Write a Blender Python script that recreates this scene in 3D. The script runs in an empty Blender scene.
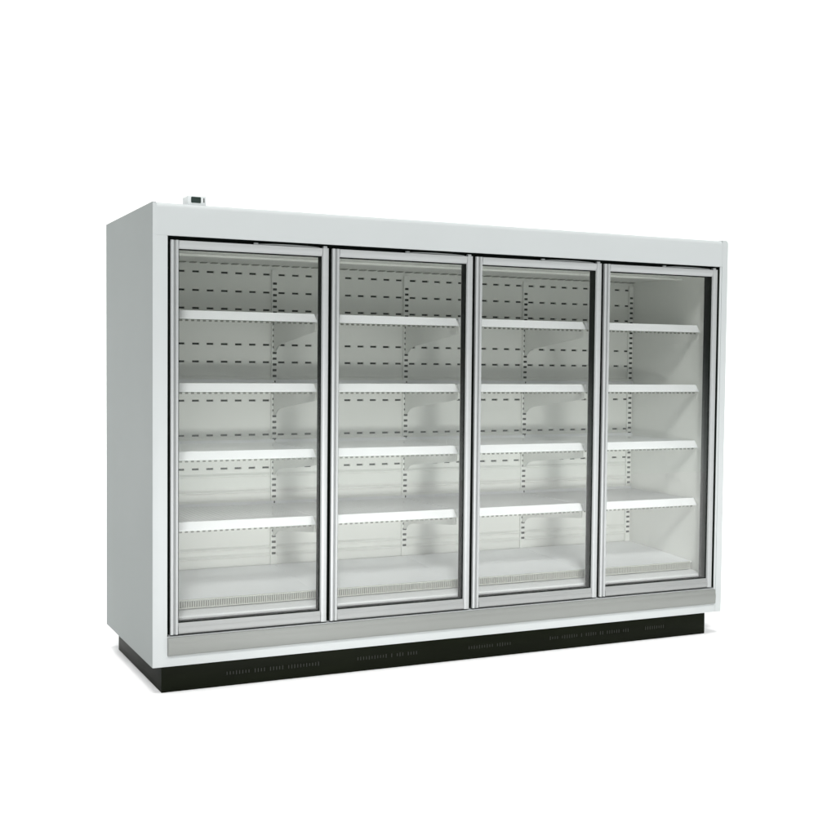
import bpy, bmesh, math, random
from mathutils import Vector, Matrix
random.seed(4)
S = bpy.context.scene
C = S.collection

# ------------------------------------------------------------ dimensions (metres)
W, D, H = 3.003, 0.949, 2.05
ZB = 0.109                      # underside of the body
XL, XR = 0.0615, 2.954          # door opening
ZT, ZO = 1.913, 0.239
PITCH = (XR - XL) / 4
YB = 0.754                      # inner back wall
YS = 0.158                      # shelf fronts
SHELF_Z = (1.610, 1.295, 0.998, 0.691)
DECK = 0.385
CEIL = 1.872

# ------------------------------------------------------------ materials
def mat(name, col, rough=0.5, metal=0.0, spec=0.5, coat=0.0, bump=None, var=None):
    m = bpy.data.materials.new(name); m.use_nodes = True
    nt = m.node_tree; b = nt.nodes['Principled BSDF']
    b.inputs['Base Color'].default_value = (*col, 1)
    b.inputs['Roughness'].default_value = rough
    b.inputs['Metallic'].default_value = metal
    b.inputs['Specular IOR Level'].default_value = spec
    b.inputs['Coat Weight'].default_value = coat
    tc = nt.nodes.new('ShaderNodeTexCoord')
    if var:
        sc, amt = var
        mp = nt.nodes.new('ShaderNodeMapping'); mp.inputs['Scale'].default_value = sc
        n = nt.nodes.new('ShaderNodeTexNoise'); n.inputs['Scale'].default_value = 1; n.inputs['Detail'].default_value = 5
        nt.links.new(tc.outputs['Object'], mp.inputs['Vector']); nt.links.new(mp.outputs['Vector'], n.inputs['Vector'])
        r = nt.nodes.new('ShaderNodeMapRange')
        r.inputs['To Min'].default_value = 1 - amt; r.inputs['To Max'].default_value = 1 + amt
        r.inputs['From Min'].default_value = .25; r.inputs['From Max'].default_value = .75
        mx = nt.nodes.new('ShaderNodeVectorMath'); mx.operation = 'SCALE'
        mx.inputs[0].default_value = col
        nt.links.new(n.outputs['Fac'], r.inputs['Value']); nt.links.new(r.outputs['Result'], mx.inputs['Scale'])
        nt.links.new(mx.outputs['Vector'], b.inputs['Base Color'])
        r2 = nt.nodes.new('ShaderNodeMapRange')
        r2.inputs['To Min'].default_value = max(0, rough - .06); r2.inputs['To Max'].default_value = rough + .08
        nt.links.new(n.outputs['Fac'], r2.inputs['Value']); nt.links.new(r2.outputs['Result'], b.inputs['Roughness'])
    if bump:
        sc, st = bump
        n = nt.nodes.new('ShaderNodeTexNoise'); n.inputs['Scale'].default_value = sc; n.inputs['Detail'].default_value = 3
        bp = nt.nodes.new('ShaderNodeBump'); bp.inputs['Strength'].default_value = st; bp.inputs['Distance'].default_value = .002
        nt.links.new(tc.outputs['Object'], n.inputs['Vector']); nt.links.new(n.outputs['Fac'], bp.inputs['Height'])
        nt.links.new(bp.outputs['Normal'], b.inputs['Normal'])
    return m

M = {}
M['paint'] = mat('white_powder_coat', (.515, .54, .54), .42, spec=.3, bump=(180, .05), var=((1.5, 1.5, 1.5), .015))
M['side'] = mat('white_coat_shaded_side', (.238, .262, .255), .5, spec=.25, bump=(180, .06), var=((2, 2, 1.5), .02))  # same white coat, darkened: the shade on this side is in the colour
M['alu'] = mat('anodised_aluminium', (.455, .47, .47), .52, metal=.4, var=((3, 3, 60), .03))
M['alu_h'] = mat('anodised_aluminium_rail', (.455, .47, .47), .52, metal=.4, var=((3, 60, 60), .03))
M['lowrail'] = mat('anodised_rail_shaded', (.36, .37, .365), .5, metal=.4, var=((3, 60, 60), .03))  # rail aluminium darkened in colour for the weaker light on the bottom rail
M['groove'] = mat('groove_shaded_aluminium', (.28, .29, .29), .5, metal=.4)  # door aluminium, with the recess shade put into a darker colour
M['bumper'] = mat('satin_grey_bumper', (.255, .265, .25), .48, metal=.25, var=((1.2, 12, 14), .012))
M['black'] = mat('black_gasket_rubber', (.006, .009, .007), .6, spec=.06)
M['plinth'] = mat('black_plinth_plastic', (.005, .0065, .003), .5, spec=.06, bump=(90, .15), var=((4, 4, 20), .25))
M['vent'] = mat('plinth_vent_slots', (.0075, .0085, .0055), .6)
M['inner'] = mat('inner_lining_coat', (.79, .80, .77), .45, spec=.3, var=((2, 2, 2), .02))
M['shelfw'] = mat('white_shelf_coat', (.82, .83, .85), .38, spec=.5)
M['slot'] = mat('dark_slot_void', (.03, .033, .028), .8, spec=.1)
M['lcd'] = mat('lcd_window', (.03, .045, .04), .15, spec=.6)
M['ctrl'] = mat('controller_plastic', (.66, .69, .69), .4)
M['grille'] = mat('grille_shadow_metal', (.24, .25, .22), .6)
M['grillebar'] = mat('grille_bar_coat', (.50, .51, .47), .5)
M['floor'] = mat('white_studio_floor', (.93, .93, .93), .9, spec=.0)

# perforated shelf sheet: rows of small dark holes punched through white steel
def perforated():
    m = mat('perforated_shelf_steel', (.78, .79, .80), .38)
    nt = m.node_tree; b = nt.nodes['Principled BSDF']
    tc = nt.nodes.new('ShaderNodeTexCoord')
    sp = nt.nodes.new('ShaderNodeSeparateXYZ'); nt.links.new(tc.outputs['Object'], sp.inputs[0])
    def mth(op, a, bb=None):
        n = nt.nodes.new('ShaderNodeMath'); n.operation = op
        for i, v in enumerate((a, bb)):
            if v is None: continue
            if isinstance(v, (int, float)): n.inputs[i].default_value = v
            else: nt.links.new(v, n.inputs[i])
        return n.outputs[0]
    def cell(o, p):
        f = mth('FRACT', mth('DIVIDE', o, p))
        return mth('MULTIPLY', mth('SUBTRACT', f, .5), p)
    dx = cell(sp.outputs['X'], .0225); dy = cell(sp.outputs['Y'], .0225)
    d = mth('SQRT', mth('ADD', mth('MULTIPLY', dx, dx), mth('MULTIPLY', dy, dy)))
    hole = mth('LESS_THAN', d, .0085)
    tr = nt.nodes.new('ShaderNodeBsdfTransparent'); mx = nt.nodes.new('ShaderNodeMixShader')
    out = nt.nodes['Material Output']
    nt.links.new(hole, mx.inputs[0]); nt.links.new(b.outputs[0], mx.inputs[1]); nt.links.new(tr.outputs[0], mx.inputs[2])
    nt.links.new(mx.outputs[0], out.inputs[0])
    return m
M['perf'] = perforated()

def glass():
    m = bpy.data.materials.new('door_glass'); m.use_nodes = True
    nt = m.node_tree; nt.nodes.clear()
    out = nt.nodes.new('ShaderNodeOutputMaterial')
    t = nt.nodes.new('ShaderNodeBsdfTransparent'); t.inputs[0].default_value = (.992, .995, .990, 1)
    g = nt.nodes.new('ShaderNodeBsdfGlossy'); g.inputs['Roughness'].default_value = .02
    f = nt.nodes.new('ShaderNodeFresnel')
    ge = nt.nodes.new('ShaderNodeNewGeometry'); mr = nt.nodes.new('ShaderNodeMapRange')   # same reflectance from either side of the pane
    mr.inputs['To Min'].default_value = 1.5; mr.inputs['To Max'].default_value = 1/1.5
    nt.links.new(ge.outputs['Backfacing'], mr.inputs['Value']); nt.links.new(mr.outputs[0], f.inputs[0])
    mx = nt.nodes.new('ShaderNodeMixShader')
    nt.links.new(f.outputs[0], mx.inputs[0]); nt.links.new(t.outputs[0], mx.inputs[1]); nt.links.new(g.outputs[0], mx.inputs[2])
    nt.links.new(mx.outputs[0], out.inputs[0])
    return m
M['glass'] = glass()

# ------------------------------------------------------------ mesh helpers
def box(bm, x0, x1, y0, y1, z0, z1, mi=0, bev=0, seg=2):
    v = [bm.verts.new(p) for p in ((x0,y0,z0),(x1,y0,z0),(x1,y1,z0),(x0,y1,z0),(x0,y0,z1),(x1,y0,z1),(x1,y1,z1),(x0,y1,z1))]
    fs = [bm.faces.new([v[i] for i in q]) for q in ((0,3,2,1),(4,5,6,7),(0,1,5,4),(1,2,6,5),(2,3,7,6),(3,0,4,7))]
    for f in fs: f.material_index = mi
    if bev:
        es = list({e for f in fs for e in f.edges})
        r = bmesh.ops.bevel(bm, geom=es, offset=bev, segments=seg, profile=.5, affect='EDGES', clamp_overlap=True)
        for f in r['faces']: f.material_index = mi
    return fs

def quad(bm, pts, mi=0):
    f = bm.faces.new([bm.verts.new(p) for p in pts]); f.material_index = mi; return f

def prism(bm, prof, axis, a, b, mi=0):
    """extrude a 2-D outline (counter-clockwise or not) along an axis"""
    def P(u, v, w):
        return {'x': (w, u, v), 'y': (u, w, v), 'z': (u, v, w)}[axis]
    A = [bm.verts.new(P(u, v, a)) for u, v in prof]; B = [bm.verts.new(P(u, v, b)) for u, v in prof]
    fs = [bm.faces.new(A), bm.faces.new(B[::-1])]
    n = len(prof)
    for i in range(n):
        fs.append(bm.faces.new((A[i], B[i], B[(i+1) % n], A[(i+1) % n])))
    for f in fs: f.material_index = mi
    bmesh.ops.recalc_face_normals(bm, faces=fs)
    return fs

def arc(cx, cy, r, a0, a1, n=6):
    return [(cx + r*math.cos(math.radians(a0 + (a1-a0)*i/n)), cy + r*math.sin(math.radians(a0 + (a1-a0)*i/n))) for i in range(n+1)]

def obj(name, bm, mats, parent=None, smooth=False, loc=(0,0,0)):
    me = bpy.data.meshes.new(name)
    bm.to_mesh(me); bm.free()
    for k in (mats if isinstance(mats, (list, tuple)) else [mats]): me.materials.append(M[k])
    if smooth:
        for p in me.polygons: p.use_smooth = True
        try: me.set_sharp_from_angle(angle=math.radians(35))
        except Exception: pass
    o = bpy.data.objects.new(name, me); C.objects.link(o)
    o.location = loc
    if parent: o.parent = parent
    return o

def NB(): return bmesh.new()

# ------------------------------------------------------------ the freezer
root = bpy.data.objects.new('display_freezer', None); C.objects.link(root)
root.location = (0, 0, 0)
root['label'] = 'long white upright supermarket freezer with four glass doors, empty white shelves and black plinth'
root['category'] = 'freezer'

# side panels
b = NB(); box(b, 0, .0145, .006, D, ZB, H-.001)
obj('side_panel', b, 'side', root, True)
b = NB()
prof = [(2.9665, ZB)] + [(W, ZB)] + arc(W-.018, H-.018, .018, 0, 90, 6) + [(2.9665, H)]
prism(b, prof, 'y', 0.0, D)
obj('side_panel', b, 'paint', root, True)

# front posts beside the opening
b = NB()
prism(b, [(.0005, .0058), (.0015, .002), (.005, .0)] + [(XL, .0), (XL, .60), (.0150, .60), (.0150, .0058)], 'z', ZB+.0005, ZT-.0003)
obj('front_post', b, 'paint', root, True)
b = NB(); box(b, XR, 2.966, .001, .60, ZB+.001, ZT-.0005, bev=.002)
obj('front_post', b, 'paint', root, True)

# canopy above the doors (rounded top edge, small lip at the bottom)
b = NB()
r = .022
prof = [(.13, ZT+.004), (.13, H-.002), (.0+r, H-.002)] + arc(r, H-.002-r, r, 90, 180, 7)[1:] + [(0.0, ZT), (.008, ZT), (.008, ZT+.004)]
prism(b, prof, 'x', .0150, 2.966)
prism(b, [(.0005, .0058), (.0015, .002), (.005, .0), (.0150, .0), (.0150, .0058)], 'z', ZT, H-.004)
obj('canopy', b, 'paint', root, True)

# roof, back and underside of the insulated body
b = NB(); box(b, .0150, 2.966, .131, D-.001, CEIL+.02, H-.004, bev=.003)
obj('top_panel', b, 'paint', root, True)
b = NB(); box(b, .0150, 2.966, YB+.04, D-.001, ZB+.002, CEIL+.018)
obj('rear_panel', b, 'paint', root)
b = NB(); box(b, XL+.001, XR-.001, .06, YB+.035, ZB+.002, .26)
obj('bottom_panel', b, 'paint', root)

# base rail below the bumper
b = NB(); box(b, XL-.0, 2.966, .0015, .058, ZB, ZO-.004)
obj('base_rail', b, 'paint', root, True)

# bumper : rounded satin rail with two long beads
b = NB()
z0, z1 = .155, .2325
prof = [(.001, z0)] + arc(-.006, z0+.012, .012, -90, -150, 4) + [(-.0185, z0+.026), (-.0195, z0+.04), (-.0180, z0+.052), (-.0155, z0+.058), (-.016, z0+.0605)] + arc(-.006, z1-.010, .010, 160, 90, 5) + [(.001, z1)]
prism(b, prof, 'x', XL+.001, XR-.001)
obj('bumper_rail', b, 'bumper', root, True)

# plinth with vent slots
b = NB(); box(b, .037, 2.901, .003, .849, 0, ZB-.001, bev=.003)
pl = obj('plinth', b, 'plinth', root, True)
for (xa, xb, zc) in ((.32, .75, .055), (.93, 1.25, .058), (1.5, 1.75, .055), (1.95, 2.42, .060), (2.52, 2.64, .060)):
    x = xa; b = NB()
    box(b, xa-.006, xb+.006, .0024, .0035, zc-.012, zc+.012, 1)
    while x < xb:
        hh = random.uniform(.006, .009)
        box(b, x, x+.004, .0018, .0035, zc-hh, zc+hh); x += .014 if random.random() < .85 else .028
    obj('vent_grille', b, ['vent', 'plinth'], pl)

# inner lining : walls, ceiling, deck
b = NB()
box(b, XR-.004, XR-.0005, .09, YB+.03, .262, CEIL+.012)
obj('inner_side_lining', b, 'inner', root)
b = NB(); box(b, XL+.0005, XL+.004, .09, YB+.03, .262, CEIL+.012)
obj('inner_side_lining', b, 'inner', root)
b = NB()
box(b, XL+.005, XR-.005, .09, YB-.001, CEIL, CEIL+.012)
box(b, XL+.005, XR-.005, .30, .34, CEIL-.012, CEIL-.0005, bev=.003)
x = XL+.03
while x < XR-.04:                                   # row of air outlet slots at the rear of the ceiling
    box(b, x, x+.028, YB-.05, YB-.012, CEIL-.004, CEIL-.0004, 1); x += .052
obj('ceiling_air_duct', b, ['inner', 'grille'], root)

# rear lining, one panel per bay, with open slots, a seam and shadow-line ledges
ROWS = [1.829, 1.740, 1.653, 1.481, 1.395, 1.205, 1.035, .871]
def rear_bay(i):
    b = NB()
    x0, x1 = XL + PITCH*i, XL + PITCH*(i+1) - .001
    y = YB
    hh = .0048
    zs = DECK-.02
    for z in sorted(ROWS):
        quad(b, ((x0,y,zs),(x1,y,zs),(x1,y,z-hh),(x0,y,z-hh)))
        xp = x0
        for k in range(10):
            c = x0 + .0402 + .0715*k; hw = .0175
            quad(b, ((xp,y,z-hh),(c-hw,y,z-hh),(c-hw,y,z+hh),(xp,y,z+hh)))
            # the slot: lower lip pressed inward, dark void behind
            quad(b, ((c-hw,y,z-hh),(c+hw,y,z-hh),(c+hw,y+.01,z-hh),(c-hw,y+.01,z-hh)))
            quad(b, ((c-hw,y,z+hh),(c+hw,y,z+hh),(c+hw,y+.01,z+hh),(c-hw,y+.01,z+hh)))
            quad(b, ((c-hw,y,z-hh),(c-hw,y+.01,z-hh),(c-hw,y+.01,z+hh),(c-hw,y,z+hh)))
            quad(b, ((c+hw,y,z-hh),(c+hw,y+.01,z-hh),(c+hw,y+.01,z+hh),(c+hw,y,z+hh)))
            quad(b, ((c-hw,y+.01,z-hh),(c+hw,y+.01,z-hh),(c+hw,y+.01,z+hh),(c-hw,y+.01,z+hh)), 1)
            xp = c + hw
        quad(b, ((xp,y,z-hh),(x1,y,z-hh),(x1,y,z+hh),(xp,y,z+hh)))
        zs = z + hh
    quad(b, ((x0,y,zs),(x1,y,zs),(x1,y,CEIL+.01),(x0,y,CEIL+.01)))
    # body of the panel behind
    box(b, x0, x1, y+.012, y+.03, DECK-.02, CEIL+.01)
    # top ledge a seam, the rest shaped in for shelf shadow lines
    for z in (1.315, 1.014, .833, .752, .700, .470, .432):
        prism(b, [(y+.001, z-.006), (y-.011, z-.002), (y-.012, z+.003), (y+.001, z+.014)], 'x', x0+.018, x1-.018)
    return obj('rear_lining', b, ['inner', 'slot'], root)
for i in range(4): rear_bay(i)

# slotted uprights
for i in range(5):
    xc = XL + PITCH*i
    if i == 0: xc += .022
    if i == 4: xc -= .020
    b = NB()
    box(b, xc-.016, xc+.016, YB-.012, YB-.0005, DECK, CEIL-.02, bev=.002)
    z = DECK + .05
    while z < 1.80:
        box(b, xc-.010, xc+.010, YB-.0130, YB-.0118, z, z+.011, 1)
        z += .0286
    obj('upright', b, ['inner', 'slot'], root)

# deck, return grille and front lip
b = NB()
DF = .352
prism(b, [(YB-.013, DECK), (.46, DECK-.014), (YS+.02, DF), (YS+.02, DF-.008), (.46, DECK-.026), (YB-.013, DECK-.012)], 'x', XL+.006, XR-.006)
for i in range(1, 4):
    g = XL + PITCH*i
    prism(b, [(YB-.02, DECK+.0012), (.46, DECK-.0128), (YS+.03, DF+.0012), (YS+.03, DF-.004), (.46, DECK-.018), (YB-.02, DECK-.004)], 'x', g-.0015, g+.0015)
dk = obj('deck', b, 'shelfw', root)
b = NB()
x = XL + .02
while x < XR-.025:
    box(b, x, x+.0045, YS+.012, YS+.0195, DF-.034, DF-.004); x += .0105
box(b, XL+.01, XR-.02, YS+.010, YS+.0196, DF-.004, DF+.0005)
box(b, XL+.01, XR-.02, YS+.010, YS+.0196, DF-.038, DF-.034)
obj('return_air_grille', b, ['grillebar'], dk)
b = NB(); box(b, XL+.01, XR-.02, YS+.026, YS+.029, DF-.05, DF-.009)
obj('grille_backing', b, 'grille', dk)
b = NB()
prof = [(.092, .262), (.092, .292), (.098, .298), (YS+.009, .3085), (YS+.024, .3085), (YS+.024, .262)]
prism(b, prof, 'x', XL+.006, XR-.006)
obj('front_lip', b, 'shelfw', dk, True)

# shelves : one per bay and level, with a slanted price rail and two brackets
def make_shelf():
    w = PITCH - .004
    b = NB()
    y0, y1 = .012, YB - .018 - YS
    box(b, 0.002, w-.002, y0, y1, -.0015, 0, 1)
    box(b, 0.002, w-.002, y1-.003, y1, -.0, .014)
    box(b, 0.002, w-.002, y0+.002, y0+.005, -.026, -.006)     # down-turned flanges
    box(b, 0.002, .005, y0+.01, y1-.02, -.022, -.006)
    box(b, w-.005, w-.002, y0+.01, y1-.02, -.022, -.006)
    s = obj('shelf', b, ['shelfw', 'perf'])
    b = NB()
    # price rail: bright slanted strip, ends cut on the slope
    P = lambda x, y, z: b.verts.new((x, y, z))
    zt, zb_, dx = .004, -.034, .009
    sec = [(.012, zt), (.006, zt), (-.010, zb_+.004), (-.010, zb_), (-.004, zb_), (.010, -.004)]
    A = [P(.001 + 0*(zt-z), y, z) for y, z in sec]
    Bv = [P(w-.001 - dx*max(0, (z-zb_))/(zt-zb_), y, z) for y, z in sec]
    b.faces.new(A); b.faces.new(Bv[::-1])
    for k in range(len(sec)):
        b.faces.new((A[k], Bv[k], Bv[(k+1) % len(sec)], A[(k+1) % len(sec)]))
    bmesh.ops.recalc_face_normals(b, faces=b.faces[:])
    obj('price_rail', b, 'shelfw', s)
    b = NB()
    x = .012
    while x < w-.02:                                   # toothed edge under the rail
        box(b, x, x+.013, .0035, .0065, -.043, -.034); x += .026
    box(b, .006, w-.008, .003, .0075, -.036, -.0335)
    obj('rail_teeth', b, 'grille', s)
    for x in (.0005, w-.0035):
        b = NB()
        yb = YB - YS - .014
        prof = [(.004, -.030), (.02, -.008), (yb, -.008), (yb, -.165), (yb-.010, -.160), (yb-.045, -.138), (yb-.08, -.127), (yb-.12, -.122), (.004, -.072)]
        prism(b, prof, 'x', x, x+.0028)
        obj('bracket', b, 'inner', s)
    return s
proto = make_shelf(); first = True
for z in SHELF_Z:
    for i in range(4):
        kids = [c for c in proto.children] if first else None
        if first:
            s = proto; first = False
            kids0 = [o for o in S.objects if o.name.split('.')[0] in ('price_rail', 'rail_teeth', 'bracket')]
            for k in kids0: k.parent = s
        else:
            s = proto.copy(); C.objects.link(s)
            for k in kids0:
                c = k.copy(); C.objects.link(c); c.parent = s
        s.parent = root
        s.location = (XL + PITCH*i + .002, YS, z)

# black jambs, header, sill and mullions behind the doors
b = NB()
box(b, XL+.0006, XR-.0006, .044, .088, ZT-.040, ZT+.0035)
box(b, XL+.0006, XR-.0006, .044, .088, ZO-.003, .285)
box(b, XL+.0006, XL+.030, .044, .088, .2855, ZT-.0405)
box(b, XR-.030, XR-.0006, .044, .088, .2855, ZT-.0405)
box(b, XR-.0035, XR-.0006, .004, .0435, ZO, ZT-.001)
box(b, XL+.0006, XL+.0035, .004, .0435, ZO, ZT-.001)
for i in (1, 2, 3):
    g = XL + PITCH*i
    box(b, g-.024, g+.024, .044, .088, .2855, ZT-.0405)
obj('door_surround', b, 'black', root)
for i in (1, 2, 3, 4):                                 # pale inner trim of each mullion, facing the shelves
    g = XL + PITCH*i
    b = NB()
    if i < 4: box(b, g-.020, g+.020, .0885, .100, .30, ZT-.045, bev=.002)
    else: box(b, XR-.026, XR-.005, .0885, .100, .30, ZT-.045, bev=.002)
    obj('mullion_trim', b, 'inner', root, True)

# doors
def make_door():
    w = .703; z0, z1 = ZO+.003, ZT-.017
    h = z1 - z0
    sl, sr, tr, br = .034, .030, .035, .047
    t = .015
    b = NB()
    # left stile = full height handle profile: outer ridge, groove, rounded inner ridge
    pr = [(0, t), (0, .003), (.0010, .001), (.003, 0), (.0115, 0), (.0130, .0015), (.0140, .0060), (.0205, .0065), (.0220, .0015), (.0240, 0), (.0310, 0), (.0330, .002), (sl, .011), (sl, t)]
    prism(b, pr, 'z', 0, h)
    # right stile
    pr = [(w, t), (w, .004), (w-.002, .001), (w-.005, 0), (w-.020, .0), (w-.026, .002), (w-sr, .008), (w-sr, t)]
    prism(b, pr, 'z', 0, h)
    fv = len(b.faces)
    # top rail, bottom rail
    pr = [(t, h), (.004, h-.0005), (.001, h-.003), (0, h-.007), (.001, h-.022), (.005, h-.030), (.010, h-tr), (t, h-tr)]
    prism(b, pr, 'x', sl+.0005, w-sr-.0005)
    pr = [(t, 0), (.004, .0005), (.0015, .003), (0, .008), (.001, .024), (.003, .027), (.003, .029), (.002, .031), (.004, .040), (.010, br), (t, br)]
    prism(b, pr, 'x', sl+.0005, w-sr-.0005)
    o = obj('door', b, ['alu', 'groove', 'lowrail'], None, True)
    for p in o.data.polygons:
        c = p.center
        if .0135 < c.x < .0215 and .003 < c.y < .0108 and p.normal.y < -.5 and abs(p.normal.z) < .5: p.material_index = 1
        if c.z < br+.001 and sl < c.x < w-sr: p.material_index = 2
    kids = []
    b = NB()
    box(b, sl+.001, w-sr-.001, .014, .018, br+.001, h-tr-.001)
    kids.append(obj('glass_pane', b, 'glass', o))
    b = NB(); box(b, sl+.001, w-sr-.001, .028, .032, br+.001, h-tr-.001)
    kids.append(obj('glass_pane', b, 'glass', o))
    b = NB()
    a0, a1, c0, c1 = sl, w-sr, br, h-tr; q = .0035
    box(b, a0, a0+q, .012, .0405, c0, c1); box(b, a1-q, a1, .012, .0405, c0, c1)
    box(b, a0+q, a1-q, .012, .0405, c0-.001, c0+q); box(b, a0+q, a1-q, .012, .0405, c1-q, c1+.001)
    box(b, .002, w-.002, t+.0005, .0425, .004, .020); box(b, .002, w-.002, t+.0005, .0425, h-.02, h-.004)
    box(b, .002, .02, t+.0005, .0425, .0205, h-.0205); box(b, w-.02, w-.002, t+.0005, .0425, .0205, h-.0205)
    kids.append(obj('gasket', b, 'black', o))
    b = NB()                                           # slim closer arm in the gap over the door
    n = 12; xa, xb = .375, .665
    top = [(xa + (xb-xa)*k/n, h + .0030 + .0052*math.sin(math.pi*k/n)**.7) for k in range(n+1)]
    bot = [(xa + (xb-xa)*k/n, h + .0015 + .0015*math.sin(math.pi*k/n)) for k in range(n, -1, -1)]
    prism(b, top+bot, 'y', .016, .024)
    box(b, xa-.012, xa+.008, .014, .026, h+.001, h+.009, bev=.002)
    kids.append(obj('closer_arm', b, 'alu', o))
    b = NB()
    box(b, w-.022, w-.004, .010, .030, h+.0005, h+.010, bev=.002)
    kids.append(obj('hinge', b, 'alu', o))
    b = NB(); box(b, w-.022, w-.004, .010, .030, -.0022, -.0004)
    kids.append(obj('hinge', b, 'alu', o))
    return o, kids
dproto, dkids = make_door()
for i in range(4):
    if i == 0: d = dproto
    else:
        d = dproto.copy(); C.objects.link(d)
        for k in dkids:
            c = k.copy(); C.objects.link(c); c.parent = d
    d.parent = root
    d.location = (.0755 + .7205*i, 0, ZO+.003)

# temperature controller on the roof
b = NB(); box(b, .154, .234, .03, .115, H-.003, 2.0885, bev=.004, seg=3)
tcn = obj('temperature_controller', b, 'ctrl', root, True)
b = NB()
pts = arc(.206, 2.079, .004, 0, 90, 4) + arc(.172, 2.079, .004, 90, 180, 4) + arc(.172, 2.062, .004, 180, 270, 4) + arc(.206, 2.062, .004, 270, 360, 4)
prism(b, pts, 'y', .0285, .031)
obj('display_screen', b, 'lcd', tcn)
b = NB(); box(b, .221, .2255, .0285, .031, 2.061, 2.080, bev=.001)
obj('button', b, 'slot', tcn)

# ------------------------------------------------------------ setting: white floor and studio backdrop
b = NB()
R = 30
quad(b, ((-R, -8, 0), (R, -8, 0), (R, 9, 0), (-R, 9, 0)))
fl = obj('floor', b, 'floor'); fl['kind'] = 'structure'
b = NB()
prof = [(9, 0.0)] + arc(9, 4, 4, -90, 0, 16)[1:] + [(13, 14)]
for k in range(len(prof)-1):
    (y0, z0), (y1, z1) = prof[k], prof[k+1]
    quad(b, ((-R, y0, z0), (R, y0, z0), (R, y1, z1), (-R, y1, z1)))
bmesh.ops.remove_doubles(b, verts=b.verts[:], dist=1e-4)
bd = obj('backdrop', b, 'floor', None, True); bd['kind'] = 'structure'

# ------------------------------------------------------------ light
wd = bpy.data.worlds.new('World'); S.world = wd; wd.use_nodes = True
bg = wd.node_tree.nodes['Background']
# made-up surroundings: dark above, bright below the horizon, adding haze to the lower glass
wn = wd.node_tree
wtc = wn.nodes.new('ShaderNodeTexCoord'); wsp = wn.nodes.new('ShaderNodeSeparateXYZ')
wmr = wn.nodes.new('ShaderNodeMapRange'); wmr.interpolation_type = 'SMOOTHSTEP'
wmr.inputs['From Min'].default_value = -.13; wmr.inputs['From Max'].default_value = .03
wmr.inputs['To Min'].default_value = 1.7; wmr.inputs['To Max'].default_value = .14
wn.links.new(wtc.outputs['Generated'], wsp.inputs[0]); wn.links.new(wsp.outputs['Z'], wmr.inputs['Value'])
wn.links.new(wmr.outputs[0], bg.inputs[1])
bg.inputs[0].default_value = (.95, 1.0, .98, 1)
def sun(name, az, el, strength, ang, col=(1,1,1)):
    l = bpy.data.lights.new(name, 'SUN'); l.energy = strength; l.angle = math.radians(ang); l.color = col
    o = bpy.data.objects.new(name, l); C.objects.link(o)
    a, e = math.radians(az), math.radians(el)
    d = Vector((math.sin(a)*math.cos(e), math.cos(a)*math.cos(e), -math.sin(e)))    # travel direction
    o.rotation_euler = d.to_track_quat('-Z', 'Y').to_euler(); o.location = (-d*15)
    return o
sun('overhead_light', 0, 89.9, 2.4, 24)
def area_lamp(name, loc, target, sx, sy, power, col=(1,1,1), spread=180):
    l = bpy.data.lights.new(name, 'AREA'); l.shape = 'RECTANGLE'; l.size = sx; l.size_y = sy; l.energy = power; l.color = col; l.spread = math.radians(spread)
    o = bpy.data.objects.new(name, l); C.objects.link(o); o.location = loc
    o.rotation_euler = (Vector(target) - Vector(loc)).to_track_quat('-Z', 'Y').to_euler()
area_lamp('added_low_fill', (.25, -5.0, .48), (.8, 0, .62), 1.0, .3, 3.0, spread=24)  # two added narrow-beam fills, out of frame, to brighten the lower bays
area_lamp('added_low_fill', (.85, -5.0, .48), (2.3, 0, .62), 1.0, .3, 3.0, spread=24)
sun('key_light', 21, 41, 2.2, 15)
area_lamp('backdrop_light', (6, 5, 11), (8, 13, 4), 34, 3, 450)  # unseen lamp added above the frame to whiten the backdrop

# ------------------------------------------------------------ camera
f, cx, cy, cz, yaw, pitch, roll = 1201.9, -1.1789, -4.955, 1.3774, .451, .0422, .0098
cam = bpy.data.cameras.new('Camera'); co = bpy.data.objects.new('Camera', cam); C.objects.link(co)
cam.sensor_width = 36; cam.lens = 36*f/836; cam.clip_end = 300; cam.clip_start = .05
fw = Vector((math.sin(yaw)*math.cos(pitch), math.cos(yaw)*math.cos(pitch), -math.sin(pitch)))
rt = Vector((math.cos(yaw), -math.sin(yaw), 0)); up = rt.cross(fw)
r2 = rt*math.cos(roll) + up*math.sin(roll); u2 = -rt*math.sin(roll) + up*math.cos(roll)
m = Matrix((r2, u2, -fw)).transposed().to_4x4(); m.translation = (cx, cy, cz)
co.matrix_world = m
S.camera = co
S.view_settings.view_transform = 'Standard'; S.view_settings.look = 'None'
S.view_settings.exposure = 0; S.view_settings.gamma = 1
S.cycles.max_bounces = 10; S.cycles.diffuse_bounces = 6; S.cycles.transparent_max_bounces = 24
S.cycles.use_denoising = True
